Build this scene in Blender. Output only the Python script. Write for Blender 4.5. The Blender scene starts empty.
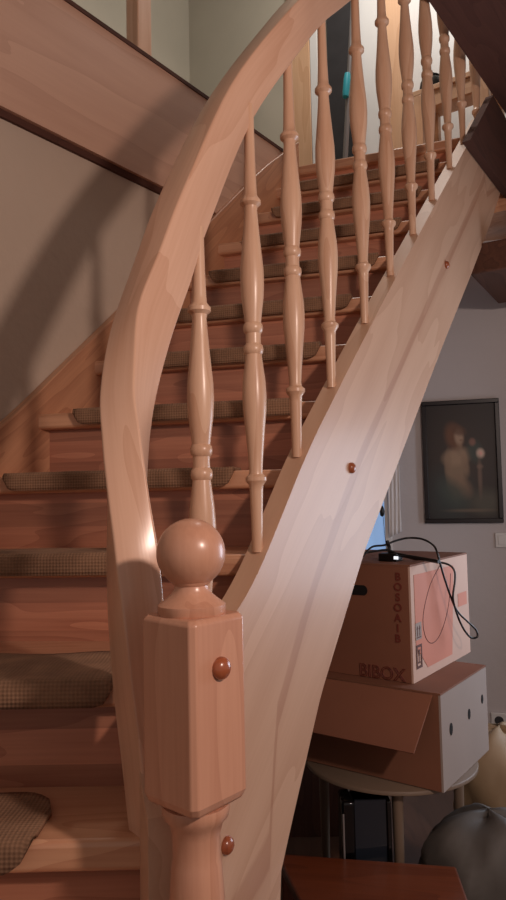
import bpy, bmesh, math, random
from mathutils import Vector as V, Matrix
random.seed(7)
C = bpy.context.scene.collection
E = 1.23                       # eye height above the lower floor
F = 700.0                      # focal length in pixels of a 506x900 frame
PITCH, ROLL = math.radians(3.84), math.radians(1.15)
fw = V((0, math.cos(PITCH), math.sin(PITCH)))
up0 = V((0, -math.sin(PITCH), math.cos(PITCH)))
rt0 = V((1, 0, 0))
rt = rt0*math.cos(ROLL) - up0*math.sin(ROLL)
up = up0*math.cos(ROLL) + rt0*math.sin(ROLL)
EYE = V((0, 0, E))
def ray(px, py): return fw*F + rt*(px-253) + up*(450-py)
def at(px, py, d):
    r = ray(px, py); return EYE + r*(d/r.y)
def hit(px, py, p, n):
    r = ray(px, py); return EYE + r*((p-EYE).dot(n)/r.dot(n))
def hitz(px, py, zrel):
    r = ray(px, py); return EYE + r*(zrel/r.z)

# ------------------------------------------------------------------ materials
def srgb(r, g, b):
    f = lambda c: (c/255/12.92) if c/255 <= .04045 else ((c/255+.055)/1.055)**2.4
    return (f(r), f(g), f(b), 1)
def newmat(name):
    m = bpy.data.materials.new(name); m.use_nodes = True
    nt = m.node_tree; b = nt.nodes['Principled BSDF']
    return m, nt, b
def nd(nt, t, **kw):
    n = nt.nodes.new(t)
    for k, v in kw.items(): setattr(n, k, v)
    return n
def mixcol(nt, fac, a, b, blend='MIX'):
    m = nd(nt, 'ShaderNodeMix', data_type='RGBA', blend_type=blend)
    L = nt.links
    for idx, v in ((0, fac), (6, a), (7, b)):
        if isinstance(v, (int, float, tuple)): m.inputs[idx].default_value = v
        else: L.new(v, m.inputs[idx])
    return m.outputs[2]
def math_n(nt, op, a, b=0.0):
    m = nd(nt, 'ShaderNodeMath', operation=op)
    for i, v in enumerate((a, b)):
        if isinstance(v, (int, float)): m.inputs[i].default_value = v
        else: nt.links.new(v, m.inputs[i])
    return m.outputs[0]
def wood(name, light, dark, rough=.32, strip=0.0, ring=9, fine=.62, coat=.25, band=False, stripvar=.45):
    m, nt, b = newmat(name); L = nt.links
    a = nd(nt, 'ShaderNodeAttribute', attribute_name='grain')
    mp1 = nd(nt, 'ShaderNodeMapping'); mp1.inputs['Scale'].default_value = (1.1, 7, 7); L.new(a.outputs['Vector'], mp1.inputs[0])
    n1 = nd(nt, 'ShaderNodeTexNoise'); n1.inputs['Scale'].default_value = 1; n1.inputs['Detail'].default_value = 2; L.new(mp1.outputs[0], n1.inputs[0])
    rg = math_n(nt, 'FRACT', math_n(nt, 'MULTIPLY', n1.outputs[0], ring))
    rg = math_n(nt, 'POWER', rg, 1.6)
    mp2 = nd(nt, 'ShaderNodeMapping'); mp2.inputs['Scale'].default_value = (5, 150, 150); L.new(a.outputs['Vector'], mp2.inputs[0])
    n2 = nd(nt, 'ShaderNodeTexNoise'); n2.inputs['Scale'].default_value = 1; n2.inputs['Detail'].default_value = 3; L.new(mp2.outputs[0], n2.inputs[0])
    mp3 = nd(nt, 'ShaderNodeMapping'); mp3.inputs['Scale'].default_value = (1.3, 3, 3); L.new(a.outputs['Vector'], mp3.inputs[0])
    n3 = nd(nt, 'ShaderNodeTexNoise'); n3.inputs['Scale'].default_value = 1; L.new(mp3.outputs[0], n3.inputs[0])
    f = math_n(nt, 'ADD', math_n(nt, 'MULTIPLY', rg, .38), math_n(nt, 'MULTIPLY', n2.outputs[0], fine))
    f = math_n(nt, 'ADD', f, math_n(nt, 'MULTIPLY', n3.outputs[0], .35))
    f = math_n(nt, 'SUBTRACT', f, .25)
    col = mixcol(nt, f, light, dark)
    if strip:
        sx = nd(nt, 'ShaderNodeSeparateXYZ'); L.new(a.outputs['Vector'], sx.inputs[0])
        k = math_n(nt, 'FLOOR', math_n(nt, 'DIVIDE', sx.outputs[1], strip))
        w = nd(nt, 'ShaderNodeTexWhiteNoise', noise_dimensions='1D'); L.new(k, w.inputs['W'])
        tone = math_n(nt, 'ADD', math_n(nt, 'MULTIPLY', w.outputs['Value'], stripvar), 1-stripvar*.6)
        cb = nd(nt, 'ShaderNodeCombineColor')
        for i in range(3): L.new(tone, cb.inputs[i])
        col = mixcol(nt, 1.0, col, cb.outputs[0], 'MULTIPLY')
    if band:      # a darker heartwood band along the middle of the plank (second grain coordinate 0..1 across it)
        a2 = nd(nt, 'ShaderNodeAttribute', attribute_name='across')
        d = math_n(nt, 'ADD', math_n(nt, 'SUBTRACT', a2.outputs['Fac'], .53), math_n(nt, 'MULTIPLY', math_n(nt, 'SUBTRACT', n1.outputs[0], .5), .10))
        cr = nd(nt, 'ShaderNodeValToRGB'); L.new(math_n(nt, 'ADD', d, .5), cr.inputs[0])
        e = cr.color_ramp.elements; e[0].position = .40; e[0].color = (0, 0, 0, 1); e[1].position = .60; e[1].color = (0, 0, 0, 1)
        for p, v in ((.455, 0), (.47, .8), (.53, 1), (.54, .25)):
            q = e.new(p); q.color = (v, v, v, 1)
        col = mixcol(nt, math_n(nt, 'MULTIPLY', cr.outputs[0], .42), col, srgb(150, 92, 66))
    L.new(col, b.inputs['Base Color'])
    b.inputs['Roughness'].default_value = rough
    b.inputs['Coat Weight'].default_value = coat; b.inputs['Coat Roughness'].default_value = .22
    bp = nd(nt, 'ShaderNodeBump'); bp.inputs['Strength'].default_value = .08; bp.inputs['Distance'].default_value = .002
    L.new(n2.outputs[0], bp.inputs['Height']); L.new(bp.outputs[0], b.inputs['Normal'])
    return m
def plain(name, col, rough=.6, var=.12, scale=8, metal=0, bump=0, bscale=60, emis=0):
    m, nt, b = newmat(name); L = nt.links
    tc = nd(nt, 'ShaderNodeTexCoord')
    n = nd(nt, 'ShaderNodeTexNoise'); n.inputs['Scale'].default_value = scale; n.inputs['Detail'].default_value = 4
    L.new(tc.outputs['Object'], n.inputs[0])
    d = tuple(c*(1-var*2) for c in col[:3])+(1,); l = tuple(min(1, c*(1+var)) for c in col[:3])+(1,)
    L.new(mixcol(nt, n.outputs[0], d, l), b.inputs['Base Color'])
    b.inputs['Roughness'].default_value = rough; b.inputs['Metallic'].default_value = metal
    if bump:
        n2 = nd(nt, 'ShaderNodeTexNoise'); n2.inputs['Scale'].default_value = bscale; L.new(tc.outputs['Object'], n2.inputs[0])
        bp = nd(nt, 'ShaderNodeBump'); bp.inputs['Strength'].default_value = bump; bp.inputs['Distance'].default_value = .01
        L.new(n2.outputs[0], bp.inputs['Height']); L.new(bp.outputs[0], b.inputs['Normal'])
    if emis:
        b.inputs['Emission Color'].default_value = col; b.inputs['Emission Strength'].default_value = emis
    return m
def woven(name, c1, c2):
    m, nt, b = newmat(name); L = nt.links
    a = nd(nt, 'ShaderNodeAttribute', attribute_name='grain')
    sx = nd(nt, 'ShaderNodeSeparateXYZ'); L.new(a.outputs['Vector'], sx.inputs[0])
    s1 = math_n(nt, 'SINE', math_n(nt, 'MULTIPLY', sx.outputs[0], 900)); s2 = math_n(nt, 'SINE', math_n(nt, 'MULTIPLY', sx.outputs[1], 900))
    pr = math_n(nt, 'ADD', math_n(nt, 'MULTIPLY', math_n(nt, 'ADD', s1, s2), .22), .5)
    n = nd(nt, 'ShaderNodeTexNoise'); n.inputs['Scale'].default_value = 14; n.inputs['Detail'].default_value = 5; L.new(a.outputs['Vector'], n.inputs[0])
    f = math_n(nt, 'ADD', math_n(nt, 'MULTIPLY', pr, .4), math_n(nt, 'SUBTRACT', math_n(nt, 'MULTIPLY', n.outputs[0], 1.2), .3))
    L.new(mixcol(nt, f, c1, c2), b.inputs['Base Color']); b.inputs['Roughness'].default_value = .95
    bp = nd(nt, 'ShaderNodeBump'); bp.inputs['Strength'].default_value = .6; bp.inputs['Distance'].default_value = .003
    L.new(pr, bp.inputs['Height']); L.new(bp.outputs[0], b.inputs['Normal'])
    return m

M = {}
M['ash'] = wood('varnished_ash', srgb(230, 192, 162), srgb(196, 146, 114), .36, ring=7)
M['rail'] = wood('varnished_ash_rail', srgb(232, 190, 162), srgb(204, 154, 124), .3, ring=6, coat=.4)
M['string'] = wood('string_plank', srgb(212, 174, 146), srgb(184, 140, 112), .46, ring=4, fine=.3, band=True, coat=.12)
M['newel'] = wood('newel_wood', srgb(216, 164, 136), srgb(188, 132, 106), .33, ring=7, coat=.35)
M['plug'] = wood('wood_plug', srgb(172, 96, 62), srgb(128, 64, 40), .25, coat=.5)
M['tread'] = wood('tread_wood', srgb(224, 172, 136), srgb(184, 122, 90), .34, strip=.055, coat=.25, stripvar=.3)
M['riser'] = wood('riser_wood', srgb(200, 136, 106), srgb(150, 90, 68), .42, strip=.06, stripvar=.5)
M['wallstring'] = wood('wall_string_wood', srgb(206, 152, 116), srgb(160, 104, 76), .4)
M['fascia'] = wood('fascia_wood', srgb(208, 166, 142), srgb(176, 132, 110), .42, ring=4, fine=.3)
M['darkwood'] = wood('dark_stained_wood', srgb(126, 78, 62), srgb(92, 52, 42), .5, strip=.19, stripvar=.15)
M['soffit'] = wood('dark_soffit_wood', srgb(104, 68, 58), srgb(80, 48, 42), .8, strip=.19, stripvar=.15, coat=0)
M['trim_gap_dark'] = wood('dark_trim_and_gap_shade', srgb(88, 52, 40), srgb(62, 36, 28), .9, coat=0)  # trimmer board, and the strips that imitate shadow gaps on the fascia
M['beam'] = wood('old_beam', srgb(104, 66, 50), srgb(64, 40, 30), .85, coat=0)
M['pine'] = wood('pine_board', srgb(222, 182, 146), srgb(196, 146, 108), .5, ring=5)
M['redwood'] = wood('reddish_table_wood', srgb(122, 62, 36), srgb(84, 38, 22), .35)
M['wall_l'] = plain('olive_plaster', srgb(198, 178, 160), .85, .06, 3, bump=.15, bscale=30)
M['wall_u'] = plain('upstairs_plaster', srgb(186, 180, 164), .85, .05, 3)
M['wall_r'] = plain('white_plaster', srgb(205, 200, 200), .85, .04, 3, bump=.1, bscale=40)
M['white'] = plain('white_paint', srgb(226, 226, 224), .4, .03)
M['floor'] = wood('floor_boards', srgb(96, 66, 48), srgb(66, 42, 30), .5, strip=.12)
M['mat'] = woven('woven_mat', srgb(96, 68, 50), srgb(164, 126, 98))
M['card'] = plain('brown_cardboard', srgb(134, 88, 66), .75, .14, 5)
M['card_red'] = plain('red_printed_cardboard', srgb(140, 90, 68), .7, .14, 4)
M['card_white'] = plain('white_cardboard', srgb(160, 146, 138), .7, .06, 6)
M['card_pink'] = plain('pale_cardboard', srgb(206, 172, 154), .7, .05, 6)
M['print_pink'] = plain('pink_print', srgb(206, 134, 112), .7, .06, 9)
M['print_red'] = plain('red_ink', srgb(116, 50, 38), .7, .05)
M['print_dark'] = plain('dark_ink', srgb(92, 56, 48), .7, .05)
M['hole'] = plain('dark_opening', srgb(16, 10, 9), .9, .05)
M['black'] = plain('black_plastic', srgb(16, 15, 16), .35, .1)
M['blackgloss'] = plain('glossy_black', srgb(10, 10, 12), .08, .1)
M['bag_cream'] = plain('cream_bag', srgb(160, 136, 106), .6, .1, 7, bump=.3, bscale=9)
M['bag_grey'] = plain('grey_bag', srgb(88, 84, 80), .6, .14, 6, bump=.4, bscale=10)
M['basin'] = plain('dark_tub', srgb(44, 36, 32), .5, .1)
M['basin_rim'] = plain('pale_rim', srgb(122, 104, 88), .5, .05)
M['frame'] = plain('dark_frame', srgb(26, 23, 28), .35, .1)
M['broom'] = plain('grey_metal', srgb(150, 146, 146), .35, .05, metal=.4)
M['turq'] = plain('turquoise_plastic', srgb(50, 178, 196), .4, .05)
M['grey'] = plain('grey_fabric', srgb(60, 58, 60), .9, .2, 12)
M['doorway_shade'] = plain('doorway_shade_tone', srgb(46, 44, 46), .8, .25, 10)  # shade inside the doorway, put into the colour
M['sky'] = plain('pale_blue_pane', srgb(150, 186, 232), .15, .03, 3, emis=.55)
M['curtain'] = plain('white_voile', srgb(236, 234, 234), .8, .04)
M['metal'] = plain('white_led', srgb(240, 245, 255), .3, .01, emis=1.0)

# ------------------------------------------------------------------ builders
def finish(name, bm, m, parent=None, grain=None, smooth=40, bevel=0, gattr=None, across=None):
    me = bpy.data.meshes.new(name)
    bmesh.ops.recalc_face_normals(bm, faces=bm.faces)
    bm.to_mesh(me); bm.free()
    mats = m if isinstance(m, list) else [m]
    for q in mats: me.materials.append(q)
    off = V((random.random()*7, random.random()*7, random.random()*7))
    at_ = me.attributes.new('grain', 'FLOAT_VECTOR', 'POINT')
    if gattr is None:
        g = V(grain if grain else (1, 0, 0)).normalized()
        h = V((0, 0, 1)) if abs(g.z) < .8 else V((1, 0, 0))
        h = (h - g*h.dot(g)).normalized(); k = g.cross(h)
        for i, v in enumerate(me.vertices):
            at_.data[i].vector = V((v.co.dot(g), v.co.dot(h), v.co.dot(k))) + off
    else:
        for i in range(len(me.vertices)): at_.data[i].vector = V(gattr[i]) + off
    if across is not None:
        ac = me.attributes.new('across', 'FLOAT', 'POINT')
        for i in range(len(me.vertices)): ac.data[i].value = across[i]
    me.shade_smooth()
    me.set_sharp_from_angle(angle=math.radians(smooth))
    o = bpy.data.objects.new(name, me); C.objects.link(o)
    if parent is not None: o.parent = parent; o.matrix_parent_inverse = Matrix.Translation(-parent.location) if parent.type == 'EMPTY' else parent.matrix_parent_inverse.copy() if parent.parent else Matrix()
    if bevel:
        md = o.modifiers.new('bevel', 'BEVEL'); md.width = bevel; md.segments = 3; md.limit_method = 'ANGLE'; md.harden_normals = False
    return o
def thing(name, label, cat, loc, group=None):
    o = bpy.data.objects.new(name, None); C.objects.link(o); o.location = loc; o.empty_display_size = .05
    o['label'] = label; o['category'] = cat
    if group: o['group'] = group
    return o
def tag(o, label, cat, group=None):
    o['label'] = label; o['category'] = cat
    if group: o['group'] = group
    return o
def struct(o): o['kind'] = 'structure'; return o
def prism(bm, pts, dv):
    """polygon pts (3D) extruded by vector dv"""
    a = [bm.verts.new(p) for p in pts]; b = [bm.verts.new(V(p)+V(dv)) for p in pts]
    bm.faces.new(a); bm.faces.new(b[::-1])
    n = len(a)
    for i in range(n): bm.faces.new((a[i], b[i], b[(i+1) % n], a[(i+1) % n]))
def obox(bm, c, ax, ay, az):
    """box with corner c and edge vectors"""
    c, ax, ay, az = V(c), V(ax), V(ay), V(az)
    prism(bm, [c, c+ax, c+ax+ay, c+ay], az)
def lathe(bm, prof, base, axis=V((0, 0, 1)), seg=24):
    """prof: list of (height, radius)"""
    axis = axis.normalized()
    x = axis.orthogonal().normalized(); y = axis.cross(x)
    rings = []
    for h, r in prof:
        rings.append([bm.verts.new(V(base)+axis*h+(x*math.cos(2*math.pi*i/seg)+y*math.sin(2*math.pi*i/seg))*r) for i in range(seg)])
    for a, b in zip(rings, rings[1:]):
        for i in range(seg): bm.faces.new((a[i], a[(i+1) % seg], b[(i+1) % seg], b[i]))
    bm.faces.new(rings[0][::-1]); bm.faces.new(rings[-1])
def catmull(P, n=6):
    P = [V(p) for p in P]; out = []
    for i in range(len(P)-1):
        p0 = P[max(i-1, 0)]; p1 = P[i]; p2 = P[i+1]; p3 = P[min(i+2, len(P)-1)]
        for k in range(n):
            t = k/n
            out.append(.5*((2*p1)+(p2-p0)*t+(2*p0-5*p1+4*p2-p3)*t*t+(3*p1-p0-3*p2+p3)*t**3))
    out.append(P[-1]); return out
def tube(bm, pts, r, seg=8):
    pts = [V(p) for p in pts]; rings = []
    N = None
    for i, p in enumerate(pts):
        t = (pts[min(i+1, len(pts)-1)]-pts[max(i-1, 0)]).normalized()
        N = (N - t*N.dot(t)).normalized() if N is not None and (N-t*N.dot(t)).length > 1e-4 else t.orthogonal().normalized()
        B = t.cross(N); rr = r(i/(len(pts)-1)) if callable(r) else r
        rings.append([bm.verts.new(p+(N*math.cos(2*math.pi*k/seg)+B*math.sin(2*math.pi*k/seg))*rr) for k in range(seg)])
    for a, b in zip(rings, rings[1:]):
        for i in range(seg): bm.faces.new((a[i], a[(i+1) % seg], b[(i+1) % seg], b[i]))
    bm.faces.new(rings[0][::-1]); bm.faces.new(rings[-1])
def pl(x, pts):
    """piecewise linear"""
    if x <= pts[0][0]: return pts[0][1] + (x-pts[0][0])*(pts[1][1]-pts[0][1])/(pts[1][0]-pts[0][0])
    for (x0, y0), (x1, y1) in zip(pts, pts[1:]):
        if x <= x1: return y0+(y1-y0)*(x-x0)/(x1-x0)
    (x0, y0), (x1, y1) = pts[-2:]; return y1+(x-x1)*(y1-y0)/(x1-x0)
def sm(x, pts):
    """smooth version of pl: average over a small window"""
    w = .06; return sum(pl(x+w*(k-2)/2, pts) for k in range(5))/5
Z = V((0, 0, 1))

# ------------------------------------------------------------------ house frame
UW = V((.588, .809, 0)).normalized(); NW = V((UW.y, -UW.x, 0))     # along the left wall, and out of it to the right
W0 = V((-.624, 2.05, 0))
def W(u, o=0.0, zr=0.0): return W0 + UW*u + NW*o + Z*(E+zr)
US = V((.5475, .8368, 0)).normalized(); NS = V((US.y, -US.x, 0))   # along the outer string
S0 = V((.008, 1.46, 0))
low = catmull([(-.1285, .985, 0), (-.15, 1.05, 0), (-.157, 1.13, 0), (-.135, 1.22, 0), (-.093, 1.305, 0), (-.045, 1.38, 0), (.008, 1.46, 0), (.05, 1.524, 0)], 8)
low = low[:8*6+1]                                                    # ends on S0
arc = [0.0]
for a, b in zip(low[::-1], low[::-1][1:]): arc.append(arc[-1]-(b-a).length)
lowr = low[::-1]
S_END = arc[-1]
def S(s):
    if s >= 0: return S0 + US*s
    for i in range(len(arc)-1):
        if s >= arc[i+1]:
            f = (s-arc[i])/(arc[i+1]-arc[i]); return lowr[i].lerp(lowr[i+1], f)
    return lowr[-1].copy()
def ST(s):
    e = .02; d = (S(min(s+e, 5))-S(max(s-e, S_END))); return d.normalized()
def SN(s): t = ST(s); return V((t.y, -t.x, 0))
TOPZ = [(-.52, -.43), (-.3, -.29), (-.18, -.25), (-.09, -.205), (0, -.105), (.17, .088), (.352, .268), (1.757, 1.608), (2.2, 2.03)]
BOTZ = [(-.52, -1.23), (-.06, -1.2), (0, -1.02), (.06, -.87), (.3, -.444), (.55, -.15), (.83, .13), (1.84, 1.127), (2.2, 1.48)]
def on_string(px, py, off=.025):
    p = hit(px, py, S0+NS*off, NS); return ((p-S0).dot(US), p.z-E)
BOTZ = [(-.52, -1.23), (-.01, -1.228)] + [on_string(*q) for q in ((275, 900), (290, 831), (321, 695), (365, 550), (403, 450), (441, 350), (469, 280), (490, 225), (503, 185))]
TOPZ = TOPZ[:5] + [on_string(*q) for q in ((308, 450), (347, 372), (386, 296), (430, 214), (470, 140), (491, 100))]
def top(s): return min(1.69 if s < 1.87 else 1.50, sm(s, TOPZ))
def bot(s): return max(-E+.002, sum(pl(s+.012*k, BOTZ) for k in (-1, 0, 1))/3)

RISE = .185
TZ = {k: -.49+RISE*(k-4) for k in range(1, 16)}
NOSE = {}
for k in range(8, 16):
    f = (k-8)/7; NOSE[k] = (W(-.05+1.47*f, .012), S(.42+1.337*f))
NOSE[7] = (W(-.25, .012), S(.229)); NOSE[6] = (W(-.60, .012), S(.02)); NOSE[5] = (W(-1.03, .012), S(-.30))
NOSE[4] = (W(-1.25, .012), V((-.15, 1.045, 0))); NOSE[3] = (W(-1.62, .012), V((-.165, .985, 0)))
NOSE[2] = (V((-1.78, .42, 0)), V((-.18, .935, 0))); NOSE[1] = (V((-1.45, .02, 0)), V((-.185, .91, 0)))
for k in NOSE: NOSE[k] = tuple(V((p.x, p.y, 0)) for p in NOSE[k])

# ------------------------------------------------------------------ staircase (one thing, with its parts)
stair = thing('staircase', 'varnished wooden winding staircase with turned balusters and a ball-topped newel post', 'staircase', (0, 1.5, 0))
def nrm(k):
    a, b = NOSE[k]; d = (b-a).normalized(); n = V((-d.y, d.x, 0)); return d, n      # n points up the stair
TH = .045
for k in range(1, 15):
    a, b = NOSE[k]; a2, b2 = NOSE[k+1]; d2, n2 = nrm(k+1); d, n = nrm(k)
    bm = bmesh.new(); z = E+TZ[k]
    q = [a, b, b2+n2*.05, a2+n2*.05]
    prism(bm, [p+Z*z for p in q], -Z*TH)
    finish('tread', bm, M['tread'], stair, grain=d, bevel=.009)
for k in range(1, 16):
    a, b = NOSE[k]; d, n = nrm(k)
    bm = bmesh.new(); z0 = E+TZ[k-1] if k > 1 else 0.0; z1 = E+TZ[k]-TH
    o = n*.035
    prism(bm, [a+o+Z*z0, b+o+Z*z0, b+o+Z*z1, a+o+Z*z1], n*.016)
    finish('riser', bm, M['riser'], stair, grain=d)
# top nosing of the landing
a, b = NOSE[15]; d, n = nrm(15); bm = bmesh.new()
prism(bm, [p+Z*(E+TZ[15]) for p in (a, b, b+n*.16, a+n*.16)], -Z*TH)
finish('landing_nosing', bm, M['tread'], stair, grain=d, bevel=.009)

def plank(name, fS, fN, ss, ftop, fbot, th, m, parent, nv=6):
    bm = bmesh.new(); gl = []; ac = []
    grid = []
    for s in ss:
        p = fS(s); n = fN(s); zt = ftop(s); zb = fbot(s); row = []
        for side in (1, -1):
            col = []
            for j in range(nv+1):
                f = j/nv if side == 1 else 1-j/nv
                col.append(bm.verts.new(p+n*(th/2*side)+Z*(E+zt+(zb-zt)*f)))
                zz = zt+(zb-zt)*f; gl.append((s*.72+zz*.69, -s*.69+zz*.72, side*th/2)); ac.append(f)
            row += col
        grid.append(row)
    m_ = len(grid[0])
    for r0, r1 in zip(grid, grid[1:]):
        for i in range(m_): bm.faces.new((r0[i], r0[(i+1) % m_], r1[(i+1) % m_], r1[i]))
    bm.faces.new(grid[0]); bm.faces.new(grid[-1][::-1])
    return finish(name, bm, m, parent, gattr=gl, across=ac, smooth=35, bevel=.004)
ss = [S_END+(0-S_END)*i/24 for i in range(24)]+[2.30*i/115 for i in range(116)]
outer = plank('outer_string', S, SN, ss, top, bot, .05, M['string'], stair)
WT = [(-2.0, -.75), (-1.7, -.62), (-1.3, -.43), (-1.03, -.25), (-.60, -.04), (-.25, .135), (-.132, .225), (.29, .62), (1.126, 1.42), (1.5, 1.72)]
WB = [(-2.0, -1.229), (-1.7, -1.2), (-1.3, -1.0), (1.5, 1.1)]
plank('wall_string', lambda s: W(s, .021, -E), lambda s: NW, [-2.0+3.42*i/60 for i in range(61)], lambda s: sm(s, WT), lambda s: max(-E+.002, pl(s, WB)), .04, M['wallstring'], stair)

# balusters: one turned mesh, copied
half = [(0, .0235), (.012, .0235), (.016, .0175), (.022, .0175), (.03, .0235), (.045, .0245), (.06, .0190)] 
def bal_profile(h):
    # fractions from the foot; mirrored about the double ring at 0.5
    up_ = [(.0, .0160), (.012, .0163), (.017, .0200), (.026, .0212), (.034, .0200), (.038, .0172), (.06, .0195), (.10, .0240), (.135, .0256), (.17, .0248), (.22, .0205), (.27, .0165), (.312, .0138), (.320, .0150), (.327, .0222), (.335, .0222), (.346, .0150), (.36, .0140), (.42, .0122), (.5, .0110)]
    pr = [(.5-f, r) for f, r in up_[::-1]] + [(.5+f, r) for f, r in up_[1:]]
    return [(f*h, r) for f, r in pr]
RB = [on_string(*q, .03) for q in ((253, 120), (283, 70), (313, 30), (353, 0))]
RB = [(-.18, .46), (-.02, RB[0][1]-(RB[0][0]+.02)*1.3)] + RB[:3] + [(1.9, RB[2][1]+(1.9-RB[2][0])*.955)]
def railbottom(s):
    return pl(s, RB)
feet = [None, (257.5, 547), (297, 454), (331.5, 388), (365, 328), (390.5, 281), (413, 239), (432, 205), (449.5, 170), (463, 143), (477, 114)]
for i, ft in enumerate(feet):
    if ft is None: p = at(203, 560, 1.31); p.z = 0; z0, z1, ext = -.372, .505, .012
    else:
        s = on_string(*ft, 0)[0]; p = S(s); z0 = top(s)-.004
        ext = (0, .05, .05, .035, .012)[i] if i < 5 else 0
        z1 = railbottom(s)-ext; ext += .015
    bm = bmesh.new(); pr = bal_profile(z1-z0); pr.append((pr[-1][0]+ext, pr[-1][1]*.97))
    lathe(bm, pr, p+Z*(E+z0), seg=20)
    finish('baluster', bm, M['ash'], stair, grain=(0, 0, 1), smooth=35)

# handrail: a rectangular section with rounded arrises swept along a wreathed path
path = []
for s in [1.9, 1.6, 1.3, 1.0, .75, .55, .40, .28, .17]:
    path.append((S(s)+Z*(E+railbottom(s)+.054), 1.0))
lowpix = [(232, 107, 1.45, 1), (185, 209, 1.315, 1.06), (163, 271, 1.265, 1.07), (141, 335, 1.225, 1.04), (128, 397, 1.175, 1), (126, 450, 1.145, 1), (128, 505, 1.12, 1.02), (132, 560, 1.10, 1.08), (136, 620, 1.09, 1.05), (140, 690, 1.085, .92), (146, 760, 1.075, .8), (149, 820, 1.07, .68), (151, 866, 1.065, .55)]
for x, y, d_, sc in lowpix: path.append((at(x, y, d_), sc))
pts = catmull([p for p, _ in path], 6)
scs = []
for i in range(len(path)-1):
    for k in range(6): scs.append(path[i][1]+(path[i+1][1]-path[i][1])*k/6)
scs.append(path[-1][1])
bm = bmesh.new(); rings = []; gl = []
hw, hh, cr = .031, .042, .004
sec = []
for cx, cy, a0 in ((hw-cr, hh-cr, 0), (-hw+cr, hh-cr, 90), (-hw+cr, -hh+cr, 180), (hw-cr, -hh+cr, 270)):
    for q in range(4):
        a = math.radians(a0+30*q); sec.append((cx+cr*math.cos(a), cy+cr*math.sin(a)))
L_ = 0; sideprev = None
for i, p in enumerate(pts):
    t = (pts[max(i-1, 0)]-pts[min(i+1, len(pts)-1)]).normalized()     # pointing up the stair
    h = V((t.x, t.y, 0))
    side = V((US.y, -US.x, 0)) if h.length < 1e-5 else V((h.y, -h.x, 0)).normalized()
    # keep the lateral axis from swinging round where the rail drops steeply
    ref = sideprev if sideprev is not None else NS
    wgt = min(1.0, h.length/.55)
    side = (ref*(1-wgt*.35)+side*(wgt*.35)).normalized() if sideprev is not None else NS.copy()
    side = (side-t*side.dot(t)).normalized(); sideprev = side
    upv = side.cross(t).normalized()
    if i: L_ += (p-pts[i-1]).length
    ring = []
    for x, y in sec:
        ring.append(bm.verts.new(p+side*(x*scs[i])+upv*(y*scs[i]))); gl.append((L_, x, y))
    rings.append(ring)
for a, b in zip(rings, rings[1:]):
    n_ = len(a)
    for i in range(n_): bm.faces.new((a[i], a[(i+1) % n_], b[(i+1) % n_], b[i]))
bm.faces.new(rings[0][::-1]); bm.faces.new(rings[-1])
finish('handrail', bm, M['rail'], stair, gattr=gl, smooth=50)

# newel post
NP = V((-.0845, .95, 0))
newel = bpy.data.objects.new('newel_post', None); C.objects.link(newel); newel.parent = stair
newel.location = NP - V(stair.location); newel.empty_display_size = .05
def npart(name, bm, m, **kw):
    o = finish(name, bm, m, None, **kw); o.parent = newel; o.matrix_parent_inverse = Matrix.Translation(-NP); return o
zt = at(193, 613, .95).z; zb = at(193, 797, .95).z
bm = bmesh.new()
ang = math.radians(49); a_, c_ = .0505, .007
def ring8(r, c, z):
    pts8 = [(r, -r+c), (r, r-c), (r-c, r), (-r+c, r), (-r, r-c), (-r, -r+c), (-r+c, -r), (r-c, -r)]
    return [bm.verts.new(NP+V((x*math.cos(ang)-y*math.sin(ang), x*math.sin(ang)+y*math.cos(ang), z))) for x, y in pts8]
rs = [ring8(.030, .010, zb-.012), ring8(a_-.004, c_, zb), ring8(a_, c_, zb+.01), ring8(a_, c_, zt-.006), ring8(a_-.004, c_, zt)]
for p, q in zip(rs, rs[1:]):
    for i in range(8): bm.faces.new((p[i], p[(i+1) % 8], q[(i+1) % 8], q[i]))
bm.faces.new(rs[0][::-1]); bm.faces.new(rs[-1])
npart('post_block', bm, M['newel'], grain=(0, 0, 1), smooth=20, bevel=.002)
bm = bmesh.new()
zbl = at(193, 900, .95).z
prof = [(zt-.001, .044), (zt+.001, .0455), (zt+.012, .0455), (zt+.0145, .042), (zt+.019, .036), (zt+.026, .0275), (zt+.032, .0235), (zt+.037, .0225), (zt+.040, .026), (zt+.043, .027)]
bc = at(189, 553, .95).z; br = .0465
for i in range(0, 17):
    th = math.radians(-62+152*i/16)
    prof.append((bc+br*math.sin(th), max(.0005, br*math.cos(th))))
lathe(bm, prof, NP+V((-.002, 0, 0)), seg=40)
npart('ball_finial', bm, M['newel'], grain=(0, 0, 1), smooth=50)
bm = bmesh.new()
prof = [(.0, .062), (.10, .062), (.12, .056), (.14, .05), (.17, .055), (.25, .056), (.45, .046), (zbl-.10, .040), (zbl, .0365), (zbl+.05, .033), (zb-.075, .0315), (zb-.045, .032), (zb-.03, .036), (zb-.022, .043), (zb-.012, .045), (zb-.006, .044)]
lathe(bm, prof, NP, seg=36)
npart('turned_shaft', bm, M['newel'], grain=(0, 0, 1), smooth=50)
def plug(p, axis, r, parent_fn):
    bm = bmesh.new(); lathe(bm, [(-.004, r*.9), (0, r), (r*.25, r), (r*.5, r*.9), (r*.72, r*.65), (r*.85, r*.3), (r*.88, .0005)], p, axis, 20)
    return parent_fn('bolt_plug', bm, M['plug'], grain=(0, 0, 1), smooth=60)
fn = V((math.cos(ang-math.pi/2), math.sin(ang-math.pi/2), 0))     # right hand block face
pf = hit(220, 668, NP+fn*a_, fn); plug(pf, fn, .0145, npart)
def spart(name, bm, m, **kw): return finish(name, bm, m, stair, **kw)
for px, py in ((351, 468), (446, 265)):
    plug(hit(px, py, S0+NS*.0255, NS), NS, .014, spart)
sp = V((-.022, 1.415, 0))
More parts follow.
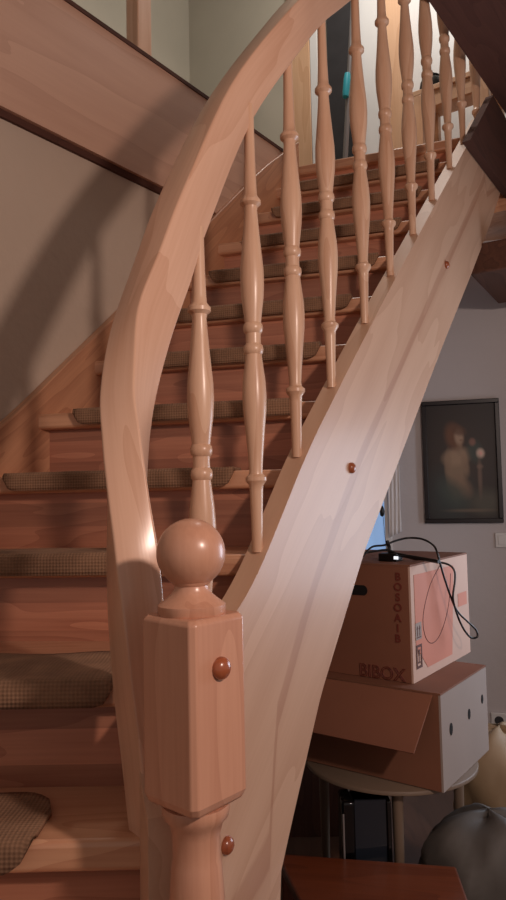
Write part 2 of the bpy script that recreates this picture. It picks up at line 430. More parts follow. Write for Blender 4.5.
plug(hit(226, 845, S(-.055)+SN(-.055)*.0255, SN(-.055)), SN(-.055), .016, spart)

# ------------------------------------------------------------------ stair mats
def mat(k, s0, s1, label, depth=.15, rf=.035):
    a, b = NOSE[k]; d, n = nrm(k); Ltot = (b-a).length
    ns, nq = 44, 16; bm = bmesh.new(); gl = []; gridv = []
    for i in range(ns+1):
        f = i/ns; s = s0+(s1-s0)*f; e = min(s-s0, s1-s)
        def cut(r): return 0 if e >= r else r-math.sqrt(max(0, r*r-(r-e)**2))
        q0 = depth-cut(.07); q1 = -.052+cut(rf)*.9
        row = []
        for j in range(nq+1):
            q = q0+(q1-q0)*j/nq
            wob = .002*math.sin(s*23+k)*math.sin(q*40)
            if q > .0: off, zz = q-.010, .009+wob
            else:                        # wraps round the nosing
                t = min(1, -q/.016); ang_ = t*math.pi/2; r_ = .0105
                off, zz = -.010-r_*math.sin(ang_), .009-r_*(1-math.cos(ang_))
                if -q > .016: zz -= (-q-.016)
            row.append(bm.verts.new(a+d*s+n*off+Z*(E+TZ[k]+zz))); gl.append((s, q, 0))
        gridv.append(row)
    for r0, r1 in zip(gridv, gridv[1:]):
        for j in range(nq): bm.faces.new((r0[j], r1[j], r1[j+1], r0[j+1]))
    o = finish('stair_mat', bm, M['mat'], None, gattr=gl, smooth=80)
    md = o.modifiers.new('thick', 'SOLIDIFY'); md.thickness = .008; md.offset = -1
    return tag(o, label, 'stair mat', 'woven mats on the stair treads')
def sx(k, X):      # distance along nosing k at which world x is X
    a, b = NOSE[k]; return (X-a.x)/(b.x-a.x)*(b-a).length
ordn = ['brown woven mat with rounded end on the lowest visible tread, left of the newel',
        'brown woven stair mat on the second visible tread, beside the newel block',
        'brown woven stair mat on the third visible tread, level with the newel ball',
        'brown woven stair mat on the fourth visible tread, at eye level',
        'dark woven stair mat on the fifth visible tread, partly behind the curved handrail',
        'dark woven stair mat on the sixth visible tread from the bottom',
        'dark woven stair mat on the seventh visible tread from the bottom',
        'dark woven stair mat on the eighth visible tread from the bottom',
        'dark woven stair mat on the ninth visible tread, third below the landing',
        'dark woven stair mat two treads below the landing edge',
        'dark woven stair mat on the top tread, just below the landing edge']
rng = {4: (sx(4, -1.0), sx(4, -.325)), 5: (sx(5, -.95), sx(5, -.24)), 6: (sx(6, -.82), sx(6, -.17)), 7: (sx(7, -.64), sx(7, -.045)), 8: (sx(8, -.5), sx(8, .13))}
for k in range(4, 15):
    L0 = (NOSE[k][1]-NOSE[k][0]).length
    s0, s1 = rng.get(k, (L0*.16, L0*.16+.60))
    mat(k, s0, s1, ordn[k-4], {4: .165, 5: .20}.get(k, .15), .06 if k == 4 else .035)

# ------------------------------------------------------------------ the setting
def slab(name, pts, dv, m, grain=(1, 0, 0), bevel=0):
    bm = bmesh.new(); prism(bm, pts, dv); return struct(finish(name, bm, m, None, grain=grain, bevel=bevel))
FB, FT = 1.12, 1.562
slab('floor', [(-3.5, -2.5, 0), (4.2, -2.5, 0), (4.2, 5.2, 0), (-3.5, 5.2, 0)], (0, 0, -.05), M['floor'], (0, 1, 0))
slab('wall_left', [W(-3.6, 0, -E), W(1.9, 0, -E), W(1.9, 0, FB), W(-3.6, 0, FB)], -NW*.10, M['wall_l'])
slab('trim_1', [W(-3.6, -.06, FB+.0), W(1.30, -.06, FB), W(1.30, -.06, FT), W(-3.6, -.06, FT)], NW*.085, M['fascia'], UW)
slab('gap_shade_low', [W(-3.6, -.0, FB-.022), W(1.30, -.0, FB-.022), W(1.30, -.0, FB), W(-3.6, -.0, FB)], NW*.012, M['trim_gap_dark'], UW)  # dark strip standing in for the shadow gap under the fascia
slab('gap_shade_top', [W(-3.6, -.06, FT), W(1.30, -.06, FT), W(1.30, -.06, FT+.014), W(-3.6, -.06, FT+.014)], NW*.09, M['trim_gap_dark'], UW)  # dark strip standing in for the shadow gap above the fascia
# upper storey: floor on the left and landing ahead, wall behind
slab('floor_upper', [W(-3.6, -.061, FT-.25), W(2.9, -.061, FT-.25), W(2.9, -1.6, FT-.25), W(-3.6, -1.6, FT-.25)], Z*.24, M['floor'], UW)
slab('floor_landing', [W(1.60, -.05, TZ[15]-.19), W(1.60, .60, TZ[15]-.19), W(2.10, .70, TZ[15]-.19), W(2.10, 2.0, TZ[15]-.19), W(2.7, 2.0, TZ[15]-.19), W(2.7, -.05, TZ[15]-.19)], Z*.185, M['tread'], NW)
UB = 2.55
OW = (hit(361, 60, W(UB, 0, 0), UW)-W(UB, 0, 0)).dot(NW)
slab('wall_upper_back', [W(UB, -1.7, 1.3), W(UB, OW, 1.3), W(UB, OW, 3.9), W(UB, -1.7, 3.9)], UW*.1, M['wall_u'])
slab('wall_upper_right', [W(UB, OW, 1.3), W(UB, 3.0, 1.3), W(UB, 3.0, 3.9), W(UB, OW, 3.9)], UW*.1, M['white'])
slab('wall_upper_left', [W(-3.6, -1.6, 1.3), W(UB, -1.6, 1.3), W(UB, -1.6, 3.9), W(-3.6, -1.6, 3.9)], -NW*.1, M['wall_u'])
slab('ceiling_upper', [W(-3.6, -1.6, 3.9), W(UB, -1.6, 3.9), W(UB, 3.0, 3.9), W(-3.6, 3.0, 3.9)], Z*.1, M['wall_u'])
# trimmer board beside the head of the string, and the soffit of the upper floor over the camera's right
TP = S0+NS*.06+Z*E
A_, B_, D_ = hit(470, 140, TP, NS), hit(493, 95, TP, NS), hit(503, 185, TP, NS)
zs = B_.z-E
dd = (D_-A_).normalized(); D2 = D_+dd*1.1; B2 = V((D2.x, D2.y, B_.z))
bm = bmesh.new(); prism(bm, [A_, B_, B2, D2], -NS*.032)
struct(finish('trim_4', bm, M['trim_gap_dark'], None, grain=US))
P1, P2 = hitz(428, 0, zs), hitz(493, 95, zs)
ed = (P2-P1).normalized(); en = V((ed.y, -ed.x, 0))
q0 = P1-ed*2.2; q1 = P2+ed*1.3
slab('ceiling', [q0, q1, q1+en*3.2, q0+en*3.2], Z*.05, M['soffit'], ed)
def SP(s, o, zr): return S0+US*s+NS*o+Z*(E+zr)
# lower room at the right
WD = 3.6
WP = at(460, 497, WD); WP.z = 0
wd = V((math.cos(math.radians(16)), -math.sin(math.radians(16)), 0)); wn = V((-wd.y, wd.x, 0))
CZ = 1.30
def R(s, o, zabs): return WP+wd*s-wn*o+Z*zabs        # s along the wall, o out from it towards us
sl = (hit(391, 497, R(0, 0, 0), wn)-WP).dot(wd)       # window right edge
slab('wall_back', [R(sl, 0, 0), R(3.0, 0, 0), R(3.0, 0, E+CZ), R(sl, 0, E+CZ)], wn*.1, M['wall_r'])
wb, wt_ = at(384, 590, WD).z, at(384, 430, WD).z
slab('wall_back_lower', [R(sl-.6, 0, 0), R(sl, 0, 0), R(sl, 0, wb), R(sl-.6, 0, wb)], wn*.1, M['wall_r'])
slab('wall_back_upper', [R(sl-.6, 0, wt_), R(sl, 0, wt_), R(sl, 0, E+CZ), R(sl-.6, 0, E+CZ)], wn*.1, M['wall_r'])
slab('wall_back_far', [R(sl-1.5, 0, 0), R(sl-.6, 0, 0), R(sl-.6, 0, E+CZ), R(sl-1.5, 0, E+CZ)], wn*.1, M['wall_r'])
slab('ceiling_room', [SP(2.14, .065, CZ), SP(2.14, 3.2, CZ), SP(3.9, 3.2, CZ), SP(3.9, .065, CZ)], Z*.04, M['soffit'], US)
# window behind the stair
bm = bmesh.new(); fwid = .035
obox(bm, R(sl-fwid, .02, wb), wd*fwid, wn*.08, Z*(wt_-wb)); obox(bm, R(sl-.6, .02, wb), wd*fwid, wn*.08, Z*(wt_-wb))
obox(bm, R(sl-.6+fwid, .02, wb), wd*(.6-2*fwid), wn*.08, Z*fwid); obox(bm, R(sl-.6+fwid, .02, wt_-fwid), wd*(.6-2*fwid), wn*.08, Z*fwid)
win = struct(finish('window_1', bm, M['white'], None, bevel=.003))
bm = bmesh.new(); obox(bm, R(sl-.6+fwid, -.02, wb+fwid), wd*(.6-2*fwid), wn*.006, Z*(wt_-wb-2*fwid))
pn = finish('window_pane', bm, M['sky'], None); pn.parent = win
# curtain strip hanging right of the window
bm = bmesh.new(); rows = []
ct, cb = at(392, 455, WD-.05).z, at(392, 536, WD-.05).z
for j in range(13):
    z = ct+(cb-ct)*j/12; row = []
    for i in range(13):
        s = sl-.012+.062*i/12; row.append(bm.verts.new(R(s, .035+.005*math.sin(i*1.6+j*.25), z+(i-6)*.0025*(j/12))))
    rows.append(row)
for a, b in zip(rows, rows[1:]):
    for i in range(12): bm.faces.new((a[i], a[i+1], b[i+1], b[i]))
o = finish('curtain', bm, M['curtain'], None, smooth=80)
md = o.modifiers.new('thick', 'SOLIDIFY'); md.thickness = .003
tag(o, 'narrow white curtain hanging at the right edge of the window behind the stair', 'curtain')
# blind pull hanging in front of the pane
p = at(382, 511, WD-.04); t = thing('blind_pull', 'small black cord pull hanging in front of the pale blue window pane', 'blind pull', p)
bm = bmesh.new(); lathe(bm, [(-.028, .003), (-.022, .010), (0, .013), (.018, .008), (.03, .002)], p, Z, 14); finish('pull_knob', bm, M['black'], t, smooth=60)
bm = bmesh.new(); tube(bm, [p+V((.004, 0, -.02)), p+V((.01, 0, -.12)), p+V((.016, 0, -.19))], .0012, 6); tube(bm, [p+Z*.025, V((p.x, p.y, wt_+.02))], .0012, 6); finish('cord', bm, M['black'], t)
# ceiling beam of the lower room
k0, k1 = hitz(473, 278, .93), hitz(498, 304, .93)
bd = (k1-k0).normalized(); bn = V((bd.y, -bd.x, 0)); k0 = k0-bd*.05
slab('trim_5', [k0, k1, k1+Z*.13, k0+Z*.13], bn*.16, M['beam'], bd, bevel=.008)
# gallery post on the left floor edge
b0 = hit(139, 36, W(0, -.02), NW); b0.z = E+FT+.0145
bm = bmesh.new(); obox(bm, b0-UW*.035-NW*.03, UW*.07, NW*.06, Z*1.1)
struct(finish('trim_6', bm, M['ash'], None, grain=(0, 0, 1), bevel=.004))

# ------------------------------------------------------------------ upstairs things seen between the balusters
WU = W(UB-.03, 0, 0)
LZ = E+TZ[15]
def upx(px, off=.03):
    p = hit(px, 120, W(UB-off, 0, 0), UW); p.z = LZ; return p
def upright(px0, px1, h, th=.03, off=.03):
    a, b = upx(px0, off), upx(px1, off); return a, b, b-a
a, b, v = upright(289, 311, 1.95)
t = thing('pine_door', 'narrow pale pine board door standing at the head of the stair', 'door', a)
bm = bmesh.new(); obox(bm, a, v, UW*.025, Z*1.95); finish('door_panel', bm, M['pine'], t, grain=(0, 0, 1), bevel=.004)
a2, b2, v2 = upright(311.5, 319, 2.0)
bm = bmesh.new(); obox(bm, a2, v2, UW*.03, Z*2.02); finish('door_frame', bm, M['white'], t, bevel=.003)
a, b, v = upright(329, 361, 1.95, off=.02)
bm = bmesh.new(); obox(bm, a, v, UW*.018, Z*2.0); struct(finish('unlit_doorway', bm, M['doorway_shade'], None))  # dark panel in place of the shaded doorway opening
p1 = at(341.5, 134, 3.55); p1.z = LZ+.004; p2 = at(353, 4, 3.62)
t = thing('broom', 'grey broom with a turquoise grip leaning before the dark doorway upstairs', 'broom', p1)
ax = (p2-p1); 
bm = bmesh.new(); tube(bm, [p1+ax*.10, p1+ax*.5, p1+ax*1.25], .014, 10); finish('handle', bm, M['broom'], t, smooth=60)
g0, g1 = at(345.5, 97, 3.57), at(347.5, 74, 3.585)
bm = bmesh.new(); tube(bm, [g0, g0.lerp(g1, .2), g0.lerp(g1, .8), g1], lambda f: .019 if .1 < f < .9 else .016, 12); finish('grip', bm, M['turq'], t, smooth=60)
bm = bmesh.new(); obox(bm, p1-NW*.10-UW*.02, NW*.2, UW*.04, Z*.07); finish('broom_head', bm, M['grey'], t, bevel=.008)
a, b, v = upright(388, 409, 1.95)
t = thing('pine_wardrobe', 'tall orange pine cupboard standing right of the white wall strip upstairs', 'cupboard', a)
bm = bmesh.new(); obox(bm, a-UW*.03, v, UW*.05, Z*1.8); finish('carcass', bm, M['pine'], t, grain=(0, 0, 1), bevel=.004)
bm = bmesh.new(); obox(bm, a-UW*.046+v*.06+Z*.06, v*.88, UW*.014, Z*1.68); finish('cupboard_door', bm, M['pine'], t, grain=(0, 0, 1), bevel=.003)
# bench with a black pot
pa = hit(412, 100, W(2.15, 0, 0), UW); pb = hit(486, 100, W(2.15, 0, 0), UW); ztop = hit(440, 82, W(2.15, 0, 0), UW).z
pa.z = pb.z = LZ+.002; hb = max(.12, ztop-LZ)
t = thing('bench', 'low orange-brown pine bench on the landing behind the last balusters', 'bench', pa)
v = pb-pa; L_ = v.length
bm = bmesh.new(); obox(bm, pa+Z*(hb-.03), v, UW*.28, Z*.03); finish('bench_top', bm, M['pine'], t, grain=v, bevel=.004)
bm = bmesh.new(); obox(bm, pa+v*.02+Z*(hb-.11)+UW*.01, v*.96, UW*.02, Z*.078); finish('apron', bm, M['pine'], t, grain=v)
for f in (.02, .92):
    for g in (0.0, .23):
        bm = bmesh.new(); obox(bm, pa+v*f+UW*(g+.0), v.normalized()*.045, UW*.045, Z*(hb-.03)); finish('leg', bm, M['pine'], t, grain=(0, 0, 1), bevel=.003)
pp = pa+v*.17+UW*.12+Z*(hb+.001)
t = thing('pot', 'round black pot standing on the landing bench behind the balusters', 'pot', pp)
bm = bmesh.new(); lathe(bm, [(0, .045), (.01, .058), (.05, .066), (.085, .06), (.1, .05), (.104, .046)], pp, Z, 28); finish('pot_body', bm, M['black'], t, smooth=50)
bm = bmesh.new(); lathe(bm, [(.105, .052), (.112, .05), (.12, .02), (.126, .012), (.138, .014), (.142, .004)], pp, Z, 24); finish('lid', bm, M['black'], t, smooth=50)

# ------------------------------------------------------------------ painting on the back wall
f00 = hit(421, 403, R(0, .02, 0), wn); f11 = hit(504, 522, R(0, .02, 0), wn)
ps, pe = (f00-WP).dot(wd), (f11-WP).dot(wd); pz1, pz0 = hit(460, 400, R(0, .02, 0), wn).z, hit(463, 523, R(0, .02, 0), wn).z
t = thing('painting', 'dark framed painting of a pale figure beside a flower vase on the white wall', 'painting', R((ps+pe)/2, .012, pz0))
bm = bmesh.new(); w_, h_ = pe-ps, pz1-pz0; fr = .022
for (s0, z0, ws, hs) in ((0, 0, w_, fr), (0, h_-fr, w_, fr), (0, fr, fr, h_-2*fr), (w_-fr, fr, fr, h_-2*fr)):
    obox(bm, R(ps+s0, .004, pz0+z0), wd*ws, -wn*.022, Z*hs)
finish('frame', bm, M['frame'], t, bevel=.003)
def blob(x, y, cx, cy, rx, ry, rot=0, soft=.35):
    c, s = math.cos(rot), math.sin(rot); dx, dy = x-cx, y-cy
    u, v_ = (dx*c+dy*s)/rx, (-dx*s+dy*c)/ry
    r = math.sqrt(u*u+v_*v_); return max(0.0, min(1.0, (1+soft-r)/(2*soft)))
def paint(x, y):      # x 0..1 from left, y 0..1 from top
    c = V((.012, .010, .012))
    def over(col, a): nonlocal c; c = c.lerp(V(col)*2.0, a)
    over((.030, .022, .018), blob(x, y, .45, .55, .5, .45, 0, .8)*.8)
    over((.018, .026, .026), blob(x, y, .30, .80, .28, .22, 0, .6)*.9)       # dark cloth
    over((.050, .048, .036), blob(x, y, .82, .86, .22, .10, 0, .5)*.8)       # table
    over((.16, .11, .07), blob(x, y, .42, .60, .13, .19, .12)*.85)           # torso
    over((.19, .13, .085), blob(x, y, .43, .46, .19, .075, -.08)*.9)         # shoulders
    over((.15, .10, .065), blob(x, y, .30, .52, .05, .12, .1)*.7)
    over((.15, .10, .065), blob(x, y, .55, .53, .05, .10, -.35)*.7)
    over((.13, .085, .055), blob(x, y, .47, .72, .16, .09, .3)*.7)
    over((.030, .040, .034), blob(x, y, .36, .78, .20, .10, .4, .5)*.85)
    over((.15, .105, .07), blob(x, y, .47, .37, .045, .07, 0)*.9)            # neck
    over((.085, .036, .018), blob(x, y, .40, .28, .13, .105, .5)*.9)         # hair
    over((.21, .145, .10), blob(x, y, .475, .285, .062, .068, -.3)*.95)      # face
    over((.06, .028, .016), blob(x, y, .465, .225, .11, .045, .2)*.8)
    over((.10, .05, .03), blob(x, y, .50, .315, .02, .010, -.2)*.6)
    over((.025, .035, .030), blob(x, y, .70, .42, .11, .09, .3)*.9)          # leaves
    over((.16, .075, .055), blob(x, y, .665, .335, .045, .032)*.7)
    over((.34, .25, .20), blob(x, y, .775, .435, .055, .040)*.95)            # pale flower
    over((.42, .22, .19), blob(x, y, .78, .437, .020, .016)*.8)
    over((.09, .06, .045), blob(x, y, .755, .64, .028, .15, 0, .5)*.9)       # slim vase
    over((.12, .08, .06), blob(x, y, .76, .55, .045, .02)*.6)
    over((.11, .08, .055), blob(x, y, .60, .93, .30, .012, 0, .6)*.6)
    return c
bm = bmesh.new(); nx, ny = 70, 100; cl = bm.verts.layers.float_color.new('paint'); rows = []
for j in range(ny+1):
    row = []
    for i in range(nx+1):
        x, y = i/nx, j/ny
        v = bm.verts.new(R(ps+fr+(w_-2*fr)*x, .012, pz0+h_-fr-(h_-2*fr)*y)); c = paint(x, y); v[cl] = (c.x, c.y, c.z, 1); row.append(v)
    rows.append(row)
for a, b in zip(rows, rows[1:]):
    for i in range(nx): bm.faces.new((a[i], b[i], b[i+1], a[i+1]))
mp, nt, bs = newmat('oil_paint'); an = nd(nt, 'ShaderNodeAttribute', attribute_name='paint'); nt.links.new(an.outputs['Color'], bs.inputs['Base Color']); bs.inputs['Roughness'].default_value = .5
finish('canvas', bm, mp, t, smooth=80)
# wall socket and blank plate
for nm, lb, px, py, w2 in (('wall_socket', 'white wall socket low on the back wall behind the cardboard boxes', 499, 720, .075), ('switch_plate', 'faint white plate on the wall below the painting corner', 503, 540, .075)):
    c = hit(px, py, R(0, .0, 0), wn); t = thing(nm, lb, 'socket' if 'socket' in nm else 'switch', c)
    bm = bmesh.new(); obox(bm, c-wd*w2/2-Z*w2/2-wn*.012, wd*w2, wn*.0115, Z*w2); finish('cover_plate', bm, M['white'], t, bevel=.004)
    if 'socket' in nm:
        bm = bmesh.new(); lathe(bm, [(0, .022), (.003, .021), (.0035, .0)][:2], c-wn*.0125, -wn, 20); finish('socket_face', bm, M['grey'], t)
    else:
        bm = bmesh.new(); obox(bm, c-wd*.024-Z*.024-wn*.016, wd*.048, wn*.004, Z*.048); finish('rocker', bm, M['white'], t, bevel=.002)

# ------------------------------------------------------------------ cardboard boxes
UBX = V((.588, .809, 0)).normalized(); NBX = V((UBX.y, -UBX.x, 0))
def text(body, size, org, ex, ey, m, parent, name, outline=0):
    cu = bpy.data.curves.new('t', 'FONT'); cu.body = body; cu.size = size; cu.align_x = 'CENTER'; cu.align_y = 'CENTER'
    if outline: cu.fill_mode = 'NONE'; cu.bevel_depth = outline; cu.bevel_resolution = 0
    else: cu.extrude = .0004; cu.offset = .0008
    to = bpy.data.objects.new('t', cu); C.objects.link(to)
    dg = bpy.context.evaluated_depsgraph_get(); me = bpy.data.meshes.new_from_object(to.evaluated_get(dg))
    bpy.data.objects.remove(to); bm = bmesh.new(); bm.from_mesh(me); bpy.data.meshes.remove(me)
    ez = ex.cross(ey)
    for v in bm.verts: v.co = org+ex*v.co.x+ey*v.co.y+ez*(v.co.z+.0012)
    return finish(name, bm, m, parent)
def carton(c, ll, lw, h, mats, name, label, wall=.006):
    """c: near lower corner; ll along UBX (right face), lw to the left (front face)"""
    t = thing(name, label, 'box', c)
    bm = bmesh.new(); obox(bm, c, UBX*ll, -NBX*.006, Z*h); finish('side_panel', bm, mats[0], t)
    bm = bmesh.new(); obox(bm, c-NBX*.0062, -NBX*(lw-.0062), UBX*.006, Z*h); finish('front_panel', bm, mats[1], t)
    bm = bmesh.new(); obox(bm, c-NBX*lw+UBX*.0062, NBX*.006, UBX*(ll-.0062), Z*h); finish('side_panel', bm, mats[1], t)
    bm = bmesh.new(); obox(bm, c-NBX*(lw-.0062)+UBX*ll, NBX*(lw-.0124), -UBX*.006, Z*h); finish('back_panel', bm, mats[1], t)
    bm = bmesh.new(); obox(bm, c-NBX*(lw-.0062)+UBX*.0062, NBX*(lw-.0124), UBX*(ll-.0124), Z*.006); finish('base_panel', bm, mats[1], t)
    return t
c1 = at(444, 793, 1.90); h1 = at(444, 696, 1.90).z-c1.z
lower = carton(c1, .375, .52, h1, (M['card_white'], M['card']), 'fruit_carton', 'open white-sided cardboard carton with round holes and a folded flap, under the printed box')
# holes in white side
for px, py, r in ((451, 729, .011), (469, 714, .010), (482, 699, .009)):
    p = hit(px, py, c1, NBX); bm = bmesh.new()
    lathe(bm, [(0, r), (.0012, r)], p, NBX, 18)
    for v in bm.verts: v.co = p+(v.co-p)+Z*((v.co.z-p.z)*.5)
    finish('hand_hole', bm, M['hole'], lower)
# top closing panels (right strip visible) and front flap that hangs down outwards
bm = bmesh.new(); obox(bm, c1+Z*(h1+.0005), UBX*.375, -NBX*.52, Z*.005); finish('top_panel', bm, M['card'], lower)
bm = bmesh.new()
f0 = c1+Z*(h1-.002)-UBX*.002; fl = -UBX*.10-Z*.125
prism(bm, [f0-NBX*.02, f0-NBX*.51, f0-NBX*.50+fl, f0-NBX*.035+fl], (-UBX*.6+Z*.5).normalized()*.005); finish('flap', bm, M['card_red'], lower, bevel=.001)
c2 = at(414, 689, 2.0); c2.z = c1.z+h1+.0065; h2 = at(414, 567, 2.0).z-c2.z
upper = carton(c2, .47, .42, h2, (M['card_pink'], M['card_red']), 'moving_box', 'brown printed cardboard box with pink side print, topmost of the stack under the stair')
bm = bmesh.new(); obox(bm, c2+Z*(h2+.0005), UBX*.47, -NBX*.42, Z*.005); finish('top_panel', bm, M['card'], upper)
bm = bmesh.new()      # pink printed wedge on the side
q = [(.03, .93), (.62, .93), (.88, .86), (.60, .0), (.30, .0), (.10, .25)]
prism(bm, [c2+NBX*.0006+UBX*(.47*x)+Z*(h2*(y*.94+.03)) for x, y in ((.05, .95), (.72, .95), (.64, .05), (.22, .05), (.05, .30))], NBX*.0006); finish('side_print', bm, M['print_pink'], upper)
bm = bmesh.new(); tube(bm, catmull([c2+NBX*.0015+UBX*.47*x+Z*h2*y for x, y in ((.50, .97), (.30, .80), (.17, .55), (.19, .36), (.30, .27), (.45, .33), (.60, .55), (.66, .85))], 6), .0011, 6); finish('outline_print', bm, M['print_dark'], upper)
bm = bmesh.new(); obox(bm, c2+NBX*.0006+UBX*.37+Z*h2*.50, UBX*.08, Z*.042, NBX*.0006); finish('stamp_print', bm, M['print_pink'], upper)
# handling symbols
def ring_rect(bm, org, ex, ey, w, h, th, nrmv):
    for (x, y, a, b) in ((0, 0, w, th), (0, h-th, w, th), (0, th, th, h-2*th), (w-th, th, th, h-2*th)): obox(bm, org+ex*x+ey*y, ex*a, ey*b, nrmv*.0006)
bm = bmesh.new(); o_ = c2+NBX*.0014+UBX*.022+Z*.115
prism(bm, [o_, o_+UBX*.042, o_+UBX*.042+Z*.048, o_+Z*.048], NBX*.0004); 
finish('symbol_ground', bm, M['card_white'], upper)
bm = bmesh.new(); o_ = o_+NBX*.0006
for sx_ in (.010, .026):
    obox(bm, o_+UBX*sx_+Z*.010, UBX*.004, Z*.020, NBX*.0005); prism(bm, [o_+UBX*(sx_-.003)+Z*.030, o_+UBX*(sx_+.007)+Z*.030, o_+UBX*(sx_+.002)+Z*.040], NBX*.0005)
obox(bm, o_+UBX*.006+Z*.005, UBX*.030, Z*.003, NBX*.0005); finish('arrow_symbol', bm, M['print_dark'], upper)
bm = bmesh.new(); o_ = c2+NBX*.0014+UBX*.022+Z*.035; ring_rect(bm, o_, UBX, Z, .040, .066, .007, NBX)
prism(bm, [o_+UBX*.013+Z*.052, o_+UBX*.027+Z*.052, o_+UBX*.022+Z*.034, o_+UBX*.018+Z*.034], NBX*.0006); obox(bm, o_+UBX*.0185+Z*.018, UBX*.003, Z*.016, NBX*.0006); obox(bm, o_+UBX*.013+Z*.014, UBX*.014, Z*.004, NBX*.0006)
finish('fragile_symbol', bm, M['print_dark'], upper)
FX = NBX; # reading direction on the front face runs from left to right = +NBX
fo = c2-UBX*.0006
for i, ch in enumerate('BOSOAIB'):
    p = hit(398, 577+10.3*i, fo, UBX); text(ch, .031, p, NBX, Z, M['print_red'], upper, 'lettering')
text('BIBOX', .05, hit(382, 673, fo, UBX), NBX, Z, M['print_red'], upper, 'lettering', outline=.0012)
p = hit(358, 590, fo, UBX); bm = bmesh.new()
pts_ = []
for i in range(24):
    a = 2*math.pi*i/24; pts_.append(p+NBX*(.017*math.copysign(1, math.cos(a))+.014*math.cos(a)*1.0)+Z*.015*math.sin(a))
prism(bm, pts_, -UBX*.0008); finish('hand_hole', bm, M['hole'], upper)

# cables on the box
zt_ = c2.z+h2+.0055
def cable(P, r=.0032, n=8):
    bm = bmesh.new(); tube(bm, catmull(P, n), r, 8); return bm
t = thing('power_cable', 'black power cable looped on top of the printed box and hanging down its side', 'cable', at(392, 556, 2.05))
bm = cable([at(363, 556, 2.13), at(372, 547, 2.16), at(385, 545, 2.18), at(395, 541, 2.2), at(408, 538, 2.22), at(422, 539, 2.2), at(433, 545, 2.15), at(437, 552, 2.12), at(440, 563, 2.115), at(445, 580, 2.13), at(452, 600, 2.155), at(458, 612, 2.17), at(468, 622, 2.185), at(476, 630, 2.2), at(477, 637, 2.2), at(470, 637, 2.19), at(462, 626, 2.175), at(456, 611, 2.16), at(453, 597, 2.15), at(455, 580, 2.16), at(454, 570, 2.17), at(447, 564, 2.175), at(430, 561, 2.16), at(414, 559, 2.13), at(398, 554, 2.15), at(388, 550, 2.16), at(376, 551, 2.15), at(364, 553, 2.14)])
finish('cord', bm, M['black'], t, smooth=70)
pc = at(390, 557, 2.13); pc.z = zt_
bm = bmesh.new(); obox(bm, pc-NBX*.03-UBX*.02, NBX*.06, UBX*.045, Z*.024); finish('adapter', bm, M['black'], t, bevel=.004)
bm = bmesh.new(); obox(bm, pc+NBX*.022-UBX*.0215+Z*.008, NBX*.014, UBX*.0012, Z*.009); finish('light_mark', bm, M['metal'], t)
bm = cable([at(387, 541, 2.17), at(389, 547, 2.16), pc+Z*.028, pc+Z*.02+NBX*.03, pc+NBX*.09+Z*.012, pc+NBX*.16+Z*.006-UBX*.02], .006); finish('plug_lead', bm, M['black'], t, smooth=70)

# round pale table carrying the cartons
tb = V((.395, 2.175, 0)); zr = c1.z-.003
t = thing('round_table', 'small round pale table carrying the two stacked cardboard boxes', 'table', tb)
bm = bmesh.new(); lathe(bm, [(zr-.014, .25), (zr-.011, .256), (zr-.003, .256), (zr, .253)], tb, Z, 48); finish('tabletop', bm, M['basin_rim'], t, smooth=50)
lg = at(398, 830, 1.99)-tb; la = math.atan2(lg.y, lg.x)
for i in range(4):
    p = tb+V((math.cos(la+i*math.pi/2), math.sin(la+i*math.pi/2), 0))*.20
    bm = bmesh.new(); lathe(bm, [(.002, .011), (zr-.0145, .016)], p, Z, 14); finish('leg', bm, M['basin_rim'], t, grain=(0, 0, 1), smooth=50)
# low reddish table in front, with a glossy black glass panel standing behind it
TZb = .275
q = [hitz(276, 853, TZb-E), hitz(456, 866, TZb-E), hitz(470, 905, TZb-E), hitz(476, 960, TZb-E), hitz(330, 960, TZb-E)]
t = thing('low_table', 'low reddish-brown wooden table at the bottom right beside the outer stair string', 'table', V((q[1].x, q[1].y, 0)))
bm = bmesh.new(); prism(bm, q, -Z*.03); finish('tabletop', bm, M['redwood'], t, grain=(1, -.2, 0), bevel=.006)
cen = sum(q, V())/5
for i in (0, 1, 3, 4):
    p = q[i].lerp(cen, .12); bm = bmesh.new(); obox(bm, V((p.x-.02, p.y-.02, 0)), (.04, 0, 0), (0, .04, 0), Z*(TZb-.0305)); finish('leg', bm, M['redwood'], t, grain=(0, 0, 1), bevel=.003)
ka = at(343, 862, 1.925); kb = at(393, 862, 1.925); ka.z = kb.z = 0
zt2 = zr-.026
t = thing('glass_cabinet', 'glossy black cabinet with a dark glass front under the round table', 'cabinet', ka)
kx = (kb-ka).normalized(); kw = (kb-ka).length; kd = V((-kx.y, kx.x, 0)); kd = kd if kd.y > 0 else -kd
bm = bmesh.new(); obox(bm, ka, kx*.036, kd*.09, Z*zt2); finish('corner_post', bm, M['blackgloss'], t, bevel=.008)
bm = bmesh.new(); obox(bm, ka+kx*(kw-.012), kx*.012, kd*.09, Z*zt2); finish('corner_post', bm, M['blackgloss'], t, bevel=.003)
mg, nt, bs = newmat('dark_glass'); bs.inputs['Base Color'].default_value = (.016, .022, .032, 1); bs.inputs['Roughness'].default_value = .08
bm = bmesh.new(); obox(bm, ka+kx*.0362+kd*.008, kx*(kw-.0484), kd*.008, Z*zt2); finish('glass_door', bm, mg, t)
bm = bmesh.new(); obox(bm, ka+kx*.0362+kd*.08, kx*(kw-.0484), kd*.01, Z*zt2); finish('back_panel', bm, M['blackgloss'], t)
bm = bmesh.new(); tube(bm, [ka+kx*.004-kd*.003+Z*.06, ka+kx*.004-kd*.003+Z*(zt2-.03)], .0028, 10); finish('post_highlight', bm, M['broom'], t, smooth=60)  # pale rod modelled as the highlight line on the glossy post
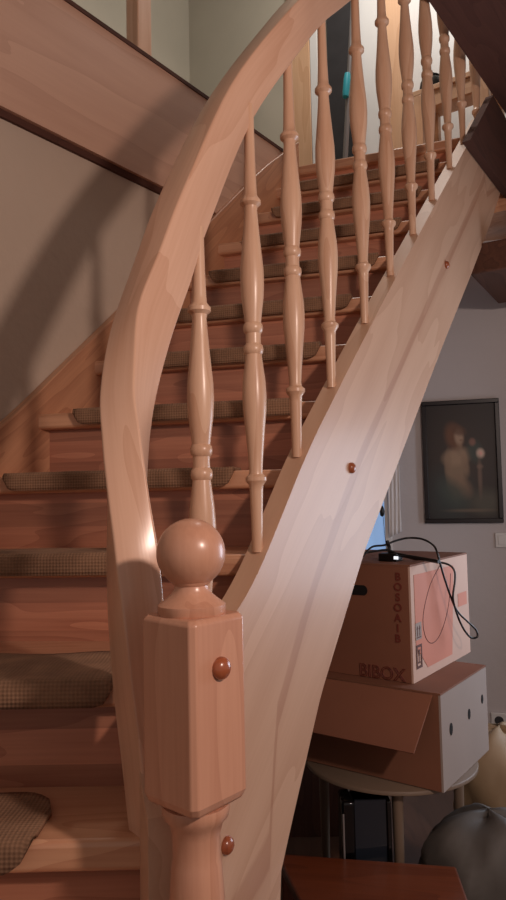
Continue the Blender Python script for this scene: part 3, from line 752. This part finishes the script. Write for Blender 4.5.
# added dark board standing in for the shade under the flight, behind the cabinet
u0, u1 = at(240, 700, 2.62), at(352, 700, 2.62)
slab('understair_shade_board', [V((u0.x, u0.y, 0)), V((u1.x, u1.y, 0)), V((u1.x, u1.y, .75)), V((u0.x, u0.y, .75))], (.0, .03, 0), M['beam'], (0, 0, 1))

# plastic bags at the right
def bag(name, label, c, rx, ry, rz_, m, seed, neck=None):
    rnd = random.Random(seed); ph = [rnd.random()*6 for _ in range(12)]
    bm = bmesh.new(); rows = []; nu, nv = 40, 24
    for j in range(nv+1):
        th = -math.pi/2+math.pi*j/nv; row = []
        for i in range(nu):
            a = 2*math.pi*i/nu
            k = 1+.02*math.sin(23*a+ph[5]+9*th)+.07*math.sin(3*a+ph[0]+2*th)+.05*math.sin(5*a+ph[1]-3*th)+.035*math.sin(9*a+ph[2]+5*th)+.025*math.sin(14*a+ph[3]+4*th)
            ct = abs(math.cos(th))**.7
            z = rz_*math.sin(th); z = max(z, -rz_*.86)
            row.append(bm.verts.new(V(c)+V((rx*ct*math.cos(a)*k, ry*ct*math.sin(a)*k, z*(1+.06*math.sin(4*a+ph[4]))))))
        rows.append(row)
    for a, b in zip(rows, rows[1:]):
        for i in range(nu): bm.faces.new((a[i], a[(i+1) % nu], b[(i+1) % nu], b[i]))
    bmesh.ops.remove_doubles(bm, verts=bm.verts, dist=1e-5)
    o = finish(name, bm, m, None, smooth=80); return o
cb_ = at(503, 790, 2.46); cb_.z = .235
tag(bag('cream_bag', '', cb_, .17, .14, .19, M['bag_cream'], 3), 'crumpled cream sack slumped right of the white carton', 'bag')
cg = at(490, 850, 2.0); cg.z = .162
tag(bag('grey_bag', '', cg, .20, .14, .185, M['bag_grey'], 8), 'crumpled grey plastic bag on the floor below the cream sack', 'bag')

# ------------------------------------------------------------------ light
def area(name, loc, target, size, power, col, sy=None):
    l = bpy.data.lights.new(name, 'AREA'); l.energy = power; l.color = col; l.size = size
    if sy: l.shape = 'RECTANGLE'; l.size_y = sy
    o = bpy.data.objects.new(name, l); C.objects.link(o); o.location = loc
    o.rotation_euler = (V(target)-V(loc)).to_track_quat('-Z', 'Y').to_euler(); return o
def point(name, loc, power, col, r=.05):
    l = bpy.data.lights.new(name, 'POINT'); l.energy = power; l.color = col; l.shadow_soft_size = r
    o = bpy.data.objects.new(name, l); C.objects.link(o); o.location = loc; return o
point('hall_lamp', (1.05, -.15, E+.72), 74, (1, .77, .665), .06)
area('room_lamp', (1.85, 2.42, E-.08), (.15, 1.66, E), .8, 14, (.74, .84, 1.0))
point('landing_lamp', tuple(W(1.7, .3, 3.3)), 42, (1, .93, .88), .12)
w = bpy.data.worlds.new('dim_room'); bpy.context.scene.world = w; w.use_nodes = True
bg = w.node_tree.nodes['Background']; bg.inputs[0].default_value = (1.0, .82, .75, 1); bg.inputs[1].default_value = .26

# ------------------------------------------------------------------ camera
cam = bpy.data.cameras.new('camera'); co = bpy.data.objects.new('camera', cam); C.objects.link(co)
cam.sensor_fit = 'VERTICAL'; cam.sensor_height = 24; cam.lens = 24*F/900; cam.clip_start = .02
mt = Matrix((rt, up, -fw)).transposed().to_4x4(); mt.translation = EYE; co.matrix_world = mt
sc = bpy.context.scene; sc.camera = co
sc.view_settings.view_transform = 'Standard'; sc.view_settings.look = 'None'
